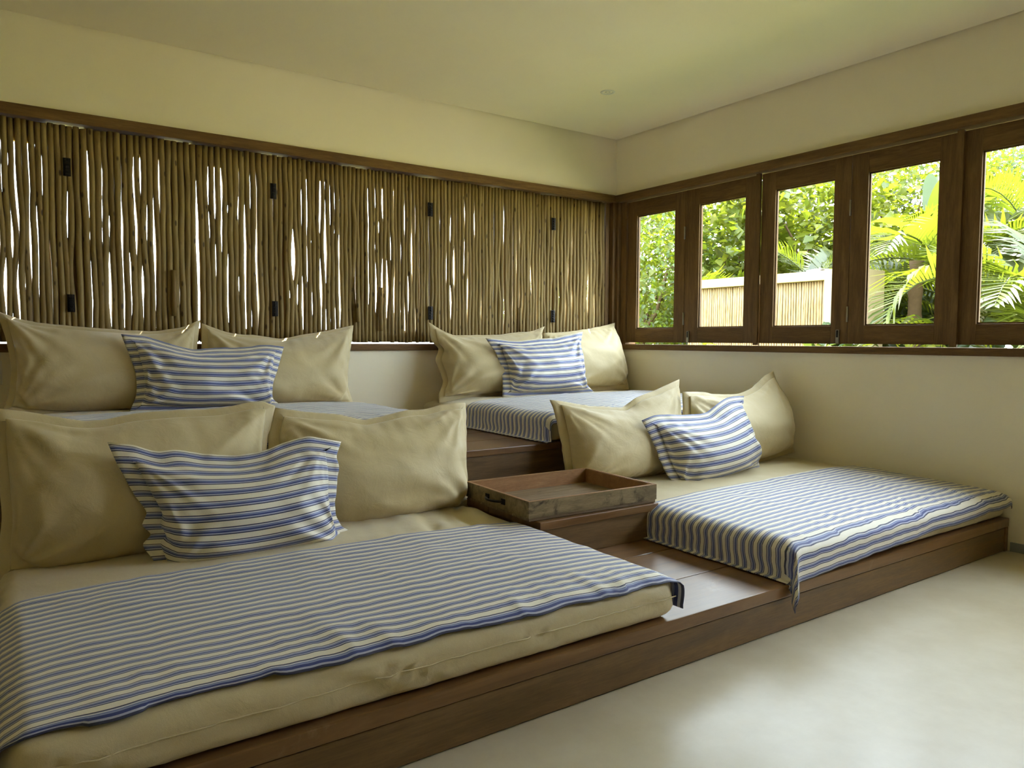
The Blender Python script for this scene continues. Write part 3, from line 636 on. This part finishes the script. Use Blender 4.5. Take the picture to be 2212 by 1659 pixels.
    for q in (-.5, .35, .7, 1.0):
        row = []; ur = []
        for m_, (a, b, c, d) in enumerate(par):
            u_, v_ = a+(c-a)*q, b+(d-b)*q; pt = coons(E, np.array([u_]), np.array([v_]))[0, 0]
            hh = -.005-.022*max(q, 0)**.7+wave*max(q, 0)*(nz(u_*W0*14, v_*H0*14, seed)*1.6+.8*nz(u_*W0*30, v_*H0*30, seed+4))
            row.append(wd(np.array([pt[0], pt[1], hh]))); ur.append((u_*W0, v_*H0+seed*.013))
        rows.append(row); uvs.append(ur)
    m_ = len(par); V = np.array(rows).reshape(-1, 3); uv = np.array(uvs).reshape(-1, 2); th = .0025; nR = 4
    V2 = np.vstack([V+nrm*th, V-nrm*th]); uv2 = np.vstack([uv, uv]); F = []; N_ = nR*m_
    for r_ in range(nR-1):
        for k in range(m_):
            a, b, c, d = r_*m_+k, r_*m_+(k+1) % m_, (r_+1)*m_+(k+1) % m_, (r_+1)*m_+k
            F.append((d, c, b, a)); F.append((N_+a, N_+b, N_+c, N_+d))
    for k in range(m_): a, b = (nR-1)*m_+k, (nR-1)*m_+(k+1) % m_; F.append((a, N_+a, N_+b, b))
    mesh('flange', V2, F, mat, root, True, uv2)
    return root
GK, GS = 'large khaki pillows', 'striped pillows'
pillow('UL1', 'khaki_pillow', 'shaded khaki pillow at the far left of the raised row', KHAKI, .030, 3, grp=GK)
pillow('UL2', 'khaki_pillow', 'khaki pillow right of the striped one on the far left raised mattress', KHAKI, .030, 5, grp=GK)
pillow('ULs', 'striped_pillow', 'blue striped pillow in shade on the far left raised mattress', TICK, .04, 7, .05, .085, GS)
pillow('UR1', 'khaki_pillow', 'khaki pillow with a tall left corner on the raised corner mattress', KHAKI, .030, 9, grp=GK)
pillow('UR2', 'khaki_pillow', 'pale khaki pillow tucked into the room corner', KHAKI, .030, 11, grp=GK)
pillow('URs', 'striped_pillow', 'blue striped pillow on the raised corner mattress', TICK, .045, 13, .05, .085, GS)
pillow('LL1', 'khaki_pillow', 'big khaki pillow at the left edge behind the nearest striped pillow', KHAKI, .032, 15, grp=GK)
pillow('LL2', 'khaki_pillow', 'big khaki pillow standing beside the wooden tray', KHAKI, .032, 17, grp=GK)
pillow('LLs', 'striped_pillow', 'nearest blue striped pillow with a crumpled flange', TICK, .055, 19, .05, .085, GS, wave=.011)
pillow('LRa', 'khaki_pillow', 'dented khaki pillow behind the tray on the lower right mattress', KHAKI, .030, 21, grp=GK)
pillow('LRb', 'khaki_pillow', 'khaki pillow with a peaked corner against the white wall', KHAKI, .030, 23, grp=GK)
pillow('LRs', 'striped_pillow', 'blue striped pillow leaning on the lower right mattress', TICK, .045, 25, .05, .085, GS)

# ------------------------------------------------------------------ garden outside
tag(box('ground', (-40, -40, -.3), (40, 40, -.1), LAWN), 'sunlit garden ground outside the windows', 'ground', kind='structure')
tag(boxes('bounce_paving', [((2.3, -14, -.1), (7, -3.1, -.02))], BOUNCE_PAVE), 'unseen pale paving added to bounce sunlight into the room', 'bounce_paving', kind='structure')  # added out of view as a reflector, throws sunlight up into the room
tag(box('bounce_cut_strip', (.16, -14, -.1), (2.3, 6, -.03), BOUNCE_CUT), 'unseen dark ground strip added to cut light bounced onto the ceiling', 'ground', kind='structure')  # added out of view, darkens ground bounce on the ceiling beside the windows
gw = empty('garden_wall', (3.85, 1.5, -.1)); tag(gw, 'cream garden wall filled with upright poles', 'garden wall')
box('coping', (3.66, .5, 1.72), (3.92, 2.62, 1.83), CREAM, gw, .008)
box('pillar', (3.64, .16, -.1), (4.30, .50, 1.835), CREAM, gw, .008)
box('plinth', (3.66, .5, -.1), (3.92, 2.62, .35), CREAM, gw, .008)
box('backing', (3.80, .5, .35), (3.90, 2.62, 1.72), CREAM, gw)
rng = random.Random(8); y = .52
np_ = 0
while y < 2.6:
    r = rng.uniform(.013, .019); P = [(3.735+.004*nz(q*1.3, y*7), y+.006*nz(q*.9, y*5), .35+1.365*q/5) for q in range(6)]
    tube('pole', P, r, REED, gw, 6); y += 2*r+rng.uniform(.0, .008)
for yy in (1.42,): box('leaf_joint', (3.712, yy, .35), (3.722, yy+.012, 1.70), WOOD_Z, gw)
cl = []
for i in range(9):
    for j in range(6):
        u, v = i/8-.5, j/5-.5; cl.append((3.78+v*.16+.02*nz(u*5, v*5), .66+u*.22, 1.842+.045*max(0, nz(u*7, v*7, 3)+.5)*(1-abs(u)*1.2)-(.06*max(0, abs(v)-.3) if True else 0)))
tag(mesh('white_cloth', cl, [(i*6+j, i*6+j+1, (i+1)*6+j+1, (i+1)*6+j) for i in range(8) for j in range(5)], WHITE_CLOTH, None, True), 'small white cloth lying on top of the garden wall', 'cloth').modifiers.new('thickness', 'SOLIDIFY').thickness = .006

def leaves(center, rad, n, size, rs, shape=.55, flat=.45, shell=.55):
    """leaf blades scattered through an ellipsoid: each a folded four-triangle blade"""
    d = rs.normal(size=(n, 3)); d /= np.linalg.norm(d, axis=1)[:, None]
    cl_ = rs.normal(size=(60, 3)); cl_ /= np.linalg.norm(cl_, axis=1)[:, None]
    k = rs.randint(0, 60, n); d = d*.55+cl_[k]*.75; d /= np.linalg.norm(d, axis=1)[:, None]
    r = shell+(1-shell)*rs.rand(n)**.6; r *= (.82+.25*rs.rand(60))[k]
    p = np.array(center)+d*r[:, None]*np.array(rad)
    ax = rs.normal(size=(n, 3))*.8+d*.7+np.array([0, 0, -.25]); ax /= np.linalg.norm(ax, axis=1)[:, None]
    up = rs.normal(size=(n, 3))*flat+np.array([0, 0, 1.0])+d*.4; sd_ = np.cross(ax, up); sd_ /= np.linalg.norm(sd_, axis=1)[:, None]+1e-9; nr = np.cross(sd_, ax)
    L = size*(.6+.8*rs.rand(n))[:, None]; Wd = L*shape*.5
    b = p; m1 = p+ax*L*.5-nr*L*.06; t = p+ax*L-nr*L*.12; l = p+ax*L*.45+sd_*Wd+nr*L*.05; r_ = p+ax*L*.45-sd_*Wd+nr*L*.05
    V = np.stack([b, l, t, r_, m1], 1).reshape(-1, 3); i = np.arange(n)*5
    F = np.stack([np.stack([i, i+4, i+1], 1), np.stack([i+1, i+4, i+2], 1), np.stack([i, i+3, i+4], 1), np.stack([i+4, i+3, i+2], 1)], 1).reshape(-1, 3)
    return V, F
def tri_mesh(name, V, F, mat, parent):
    V = np.asarray(V, float); org = V.mean(0); org[2] = V[:, 2].min(); me = bpy.data.meshes.new(name)
    me.vertices.add(len(V)); me.vertices.foreach_set('co', (V-org).ravel()); me.loops.add(len(F)*3); me.loops.foreach_set('vertex_index', F.ravel().astype(np.int32))
    me.polygons.add(len(F)); me.polygons.foreach_set('loop_start', np.arange(len(F))*3); me.update(calc_edges=True); me.validate(); me.materials.append(mat)
    return link(name, me, Vector(org), parent)
def tree(label, x, y, z, rad, n, size, mat, seed, shape=.55):
    rs = np.random.RandomState(seed); root = empty('tree', (x, y, -.1)); tag(root, label, 'tree', 'trees behind the garden wall')
    V, F = leaves((x, y, z), rad, n, size, rs, shape); o = tri_mesh('foliage', V, F, mat, root); o['kind'] = 'stuff'
    tube('trunk', [(x+.1*nz(q, seed), y+.1*nz(q, seed+3), -.1+(z+.1)*q/5) for q in range(6)], [.10-.011*q for q in range(6)], BARK, root, 7)
    for b in range(5):
        a = rs.rand()*6.28; e = rs.uniform(.45, .85); P = [(x, y, z-rad[2]*.7)]
        for q in range(1, 5): P.append((x+math.cos(a)*rad[0]*e*q/4+.08*nz(q, b), y+math.sin(a)*rad[1]*e*q/4, z-rad[2]*.7+rad[2]*1.0*(q/4)**.8*rs.uniform(.8, 1.1)))
        tube('branch', P, [.05, .04, .03, .022, .012], BARK, root, 6)
    return root
tree('feathery green tree seen through the window leaf beside the corner', 4.6, 4.5, 1.9, (1.6, 1.5, 1.9), 9000, .085, LEAF_M, 1)
tree('broad-leaved yellow-green tree over the left end of the garden wall', 6.0, 4.3, 2.4, (1.7, 1.7, 1.9), 5200, .15, LEAF_L, 2, .8)
tree('broad-leaved yellow-green tree behind the middle of the garden wall', 7.3, 3.0, 2.5, (1.8, 1.6, 1.9), 5200, .15, LEAF_L, 3, .8)
tree('tall pale green tree behind the banana leaves', 8.8, 2.3, 2.7, (1.8, 1.8, 2.0), 7000, .11, LEAF_L, 4, .7)
tree('dense small-leaved tree at the right behind the palms', 9.6, .3, 2.6, (2.0, 1.8, 1.9), 11000, .075, LEAF_M, 5)
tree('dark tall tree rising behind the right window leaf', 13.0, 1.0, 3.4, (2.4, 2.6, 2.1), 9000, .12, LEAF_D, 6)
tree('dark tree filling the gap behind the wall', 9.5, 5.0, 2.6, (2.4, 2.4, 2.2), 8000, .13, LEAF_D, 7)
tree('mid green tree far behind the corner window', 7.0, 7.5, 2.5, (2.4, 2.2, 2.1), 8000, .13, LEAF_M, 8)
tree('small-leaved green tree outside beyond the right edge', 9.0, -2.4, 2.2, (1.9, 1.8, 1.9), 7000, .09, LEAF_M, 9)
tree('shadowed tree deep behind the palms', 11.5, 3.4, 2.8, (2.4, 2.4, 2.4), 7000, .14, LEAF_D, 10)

# palms
def frond_mesh(L, droop, seed, nl=34, wl=.42):
    rs = np.random.RandomState(seed); V = []; F = []; R = []
    def rach(t): return np.array([L*(t-.18*droop*t**3), 0, L*(.62*t-droop*.62*t**2.4)])
    for i in range(9): R.append(rach(i/8))
    a, b = tube_data(R, [.016*(1-.8*i/8) for i in range(9)], 5); V += [list(q) for q in a]; F += [list(q) for q in b]
    for i in range(nl):
        t = .16+.84*i/(nl-1); p = rach(t); tg = rach(min(1, t+.02))-rach(t-.02); tg /= np.linalg.norm(tg); nr = np.array([-tg[2], 0, tg[0]])
        ln = wl*L*(math.sin(math.pi*min(1, .12+.86*t))**.7)*rs.uniform(.85, 1.1); w = .020*rs.uniform(.8, 1.2)
        for s in (-1, 1):
            d = tg*(.55+.35*t)+np.array([0, s*1.0, 0])+nr*(.45+rs.uniform(-.1, .1)); d /= np.linalg.norm(d); c = len(V)
            m = p+d*ln*.5; e = p+d*ln+np.array([0, 0, -1])*ln*rs.uniform(.12, .38); wv = np.cross(d, nr); wv = wv/np.linalg.norm(wv)*w
            V += [list(p+wv*.4), list(p-wv*.4), list(m+wv), list(m-wv), list(e)]; F += [[c, c+1, c+3, c+2], [c+2, c+3, c+4]]
    me = bpy.data.meshes.new('frond'); me.from_pydata(V, [], F); me.materials.append(PALM); return me
FR = [frond_mesh(L, d, 40+i) for i, (L, d) in enumerate(((1.5, .75), (1.7, .95), (1.35, .6), (1.6, 1.15), (1.2, .9)))]
def palm(label, x, y, z0, z1, n, seed, sc=1.0, nstem=3, elev=(.1, .9)):
    rs = random.Random(seed); root = empty('areca_palm', (x, y, -.1)); tag(root, label, 'palm', 'arching garden palms')
    for q in range(nstem):
        dx, dy = rs.uniform(-.2, .2), rs.uniform(-.2, .2); tube('stem', [(x+dx*t, y+dy*t, -.1+(z1-.0)*t) for t in (0, .33, .66, 1)], [.05, .042, .036, .028], STEM, root, 7)
    for k in range(n):
        a = k*2.399+rs.uniform(-.3, .3); o = link('frond', rs.choice(FR), (x+rs.uniform(-.12, .12), y+rs.uniform(-.12, .12), z0+(z1-z0)*rs.random()), root)
        o.rotation_euler = (rs.uniform(-.2, .2), -rs.uniform(*elev)+.25, a); s = sc*rs.uniform(.8, 1.15); o.scale = (s, s, s)
palm('tall golden palm beside the end of the garden wall', 5.1, -.35, 1.0, 1.8, 20, 3, 1.0)
palm('arching yellow palm close outside the right window leaf', 3.9, -1.5, .7, 1.6, 18, 5, .95)
palm('palm fronds arching over the garden wall', 5.5, 1.75, 1.15, 1.9, 16, 7, .85)
palm('small palm behind the left part of the garden wall', 4.9, 3.1, 1.2, 1.7, 12, 9, .7)
palm('palm in the shade behind the golden palm', 5.9, -.9, .8, 2.0, 16, 11, 1.05)
palm('low palm by the foot of the corner tree', 2.3, 4.2, .3, 1.0, 11, 13, .6)
pt = empty('palm_trunk', (4.46, .22, -.1)); tag(pt, 'bare ringed palm trunk beside the wall pillar', 'palm trunk')
P = []; R = []
for q in range(25): P.append((4.50+.02*q/25, -.08, -.1+q*.085)); R.append(.085+(.012 if q % 4 == 0 else 0)-.0008*q)
tube('stem', P, R, BARK, pt, 10)

# banana plant
def banana_leaf(parent, base, az, tilt, L, W, seed):
    V = []; F = []; n, m = 14, 7; d = Vector((math.cos(az), math.sin(az), 0)); sd_ = Vector((-math.sin(az), math.cos(az), 0))
    for i in range(n+1):
        t = i/n; ang = tilt-.5*t*t; c = Vector(base)+d*(L*t*math.cos(tilt-.25*t))+Vector((0, 0, 1))*(L*t*math.sin(ang)); w = W*(math.sin(math.pi*min(1, .06+.92*t))**.55)
        for j in range(m):
            s = (j/(m-1)-.5)*2; V.append(tuple(c+sd_*(s*w/2)+Vector((0, 0, 1))*(.10*W*abs(s)+.012*nz(i*1.3, s*3, seed)) - d*(.06*abs(s))))
    for i in range(n):
        for j in range(m-1): F.append((i*m+j, i*m+j+1, (i+1)*m+j+1, (i+1)*m+j))
    mesh('banana_leaf', V, F, BANANA, parent, True)
bn = empty('banana_plant', (5.6, .1, -.1)); tag(bn, 'banana plant with broad upright leaves behind the golden palm', 'banana plant')
tube('stem', [(5.6, .1, -.1), (5.58, .1, .8), (5.55, .12, 1.7), (5.52, .14, 2.1)], [.10, .085, .06, .03], STEM, bn, 9)
for az, tl, L, W, zz in ((3.9, 1.45, 1.15, .44, 2.05), (5.1, 1.2, 1.2, .40, 2.0), (.6, 1.35, 1.5, .42, 2.05), (2.3, .95, 1.2, .38, 1.95), (4.6, .55, 1.1, .36, 1.8)): banana_leaf(bn, (5.54, .13, zz), az, tl, L, W, az)

# low planting
def shrub(label, x, y, rad, n, size, mat, seed, z):
    rs = np.random.RandomState(seed); root = empty('shrub', (x, y, -.1)); tag(root, label, 'shrub', 'low planting outside')
    V, F = leaves((x, y, z), rad, n, size, rs, .85, .4, .3); tri_mesh('foliage', V, F, mat, root)['kind'] = 'stuff'
    for b in range(4): tube('stem', [(x, y, -.1), (x+.2*math.cos(b*1.6), y+.2*math.sin(b*1.6), z*.6), (x+rad[0]*.5*math.cos(b*1.6), y+rad[1]*.5*math.sin(b*1.6), z)], [.02, .015, .008], BARK, root, 5)
shrub('ivy-like dark shrub at the foot of the wall pillar', 3.12, .0, (.40, .40, .62), 700, .13, IVY, 21, .62)
shrub('bright low shrub below the golden palm', 3.2, -.75, (.5, .45, .55), 800, .11, LEAF_L, 22, .52)
shrub('dark shrub beneath the right palm', 4.6, -1.0, (.7, .7, .7), 1500, .12, LEAF_D, 23, .55)
shrub('small shrub in front of the pole wall', 3.2, 1.9, (.25, .3, .6), 350, .09, LEAF_L, 24, .62)
shrub('leafy shrub under the corner tree', 2.6, 5.2, (.7, .8, 1.1), 2500, .10, LEAF_M, 25, .8)
shrub('dark shrub behind the palm trunk', 5.4, .2, (.7, .7, 1.0), 2200, .14, LEAF_D, 26, .9)
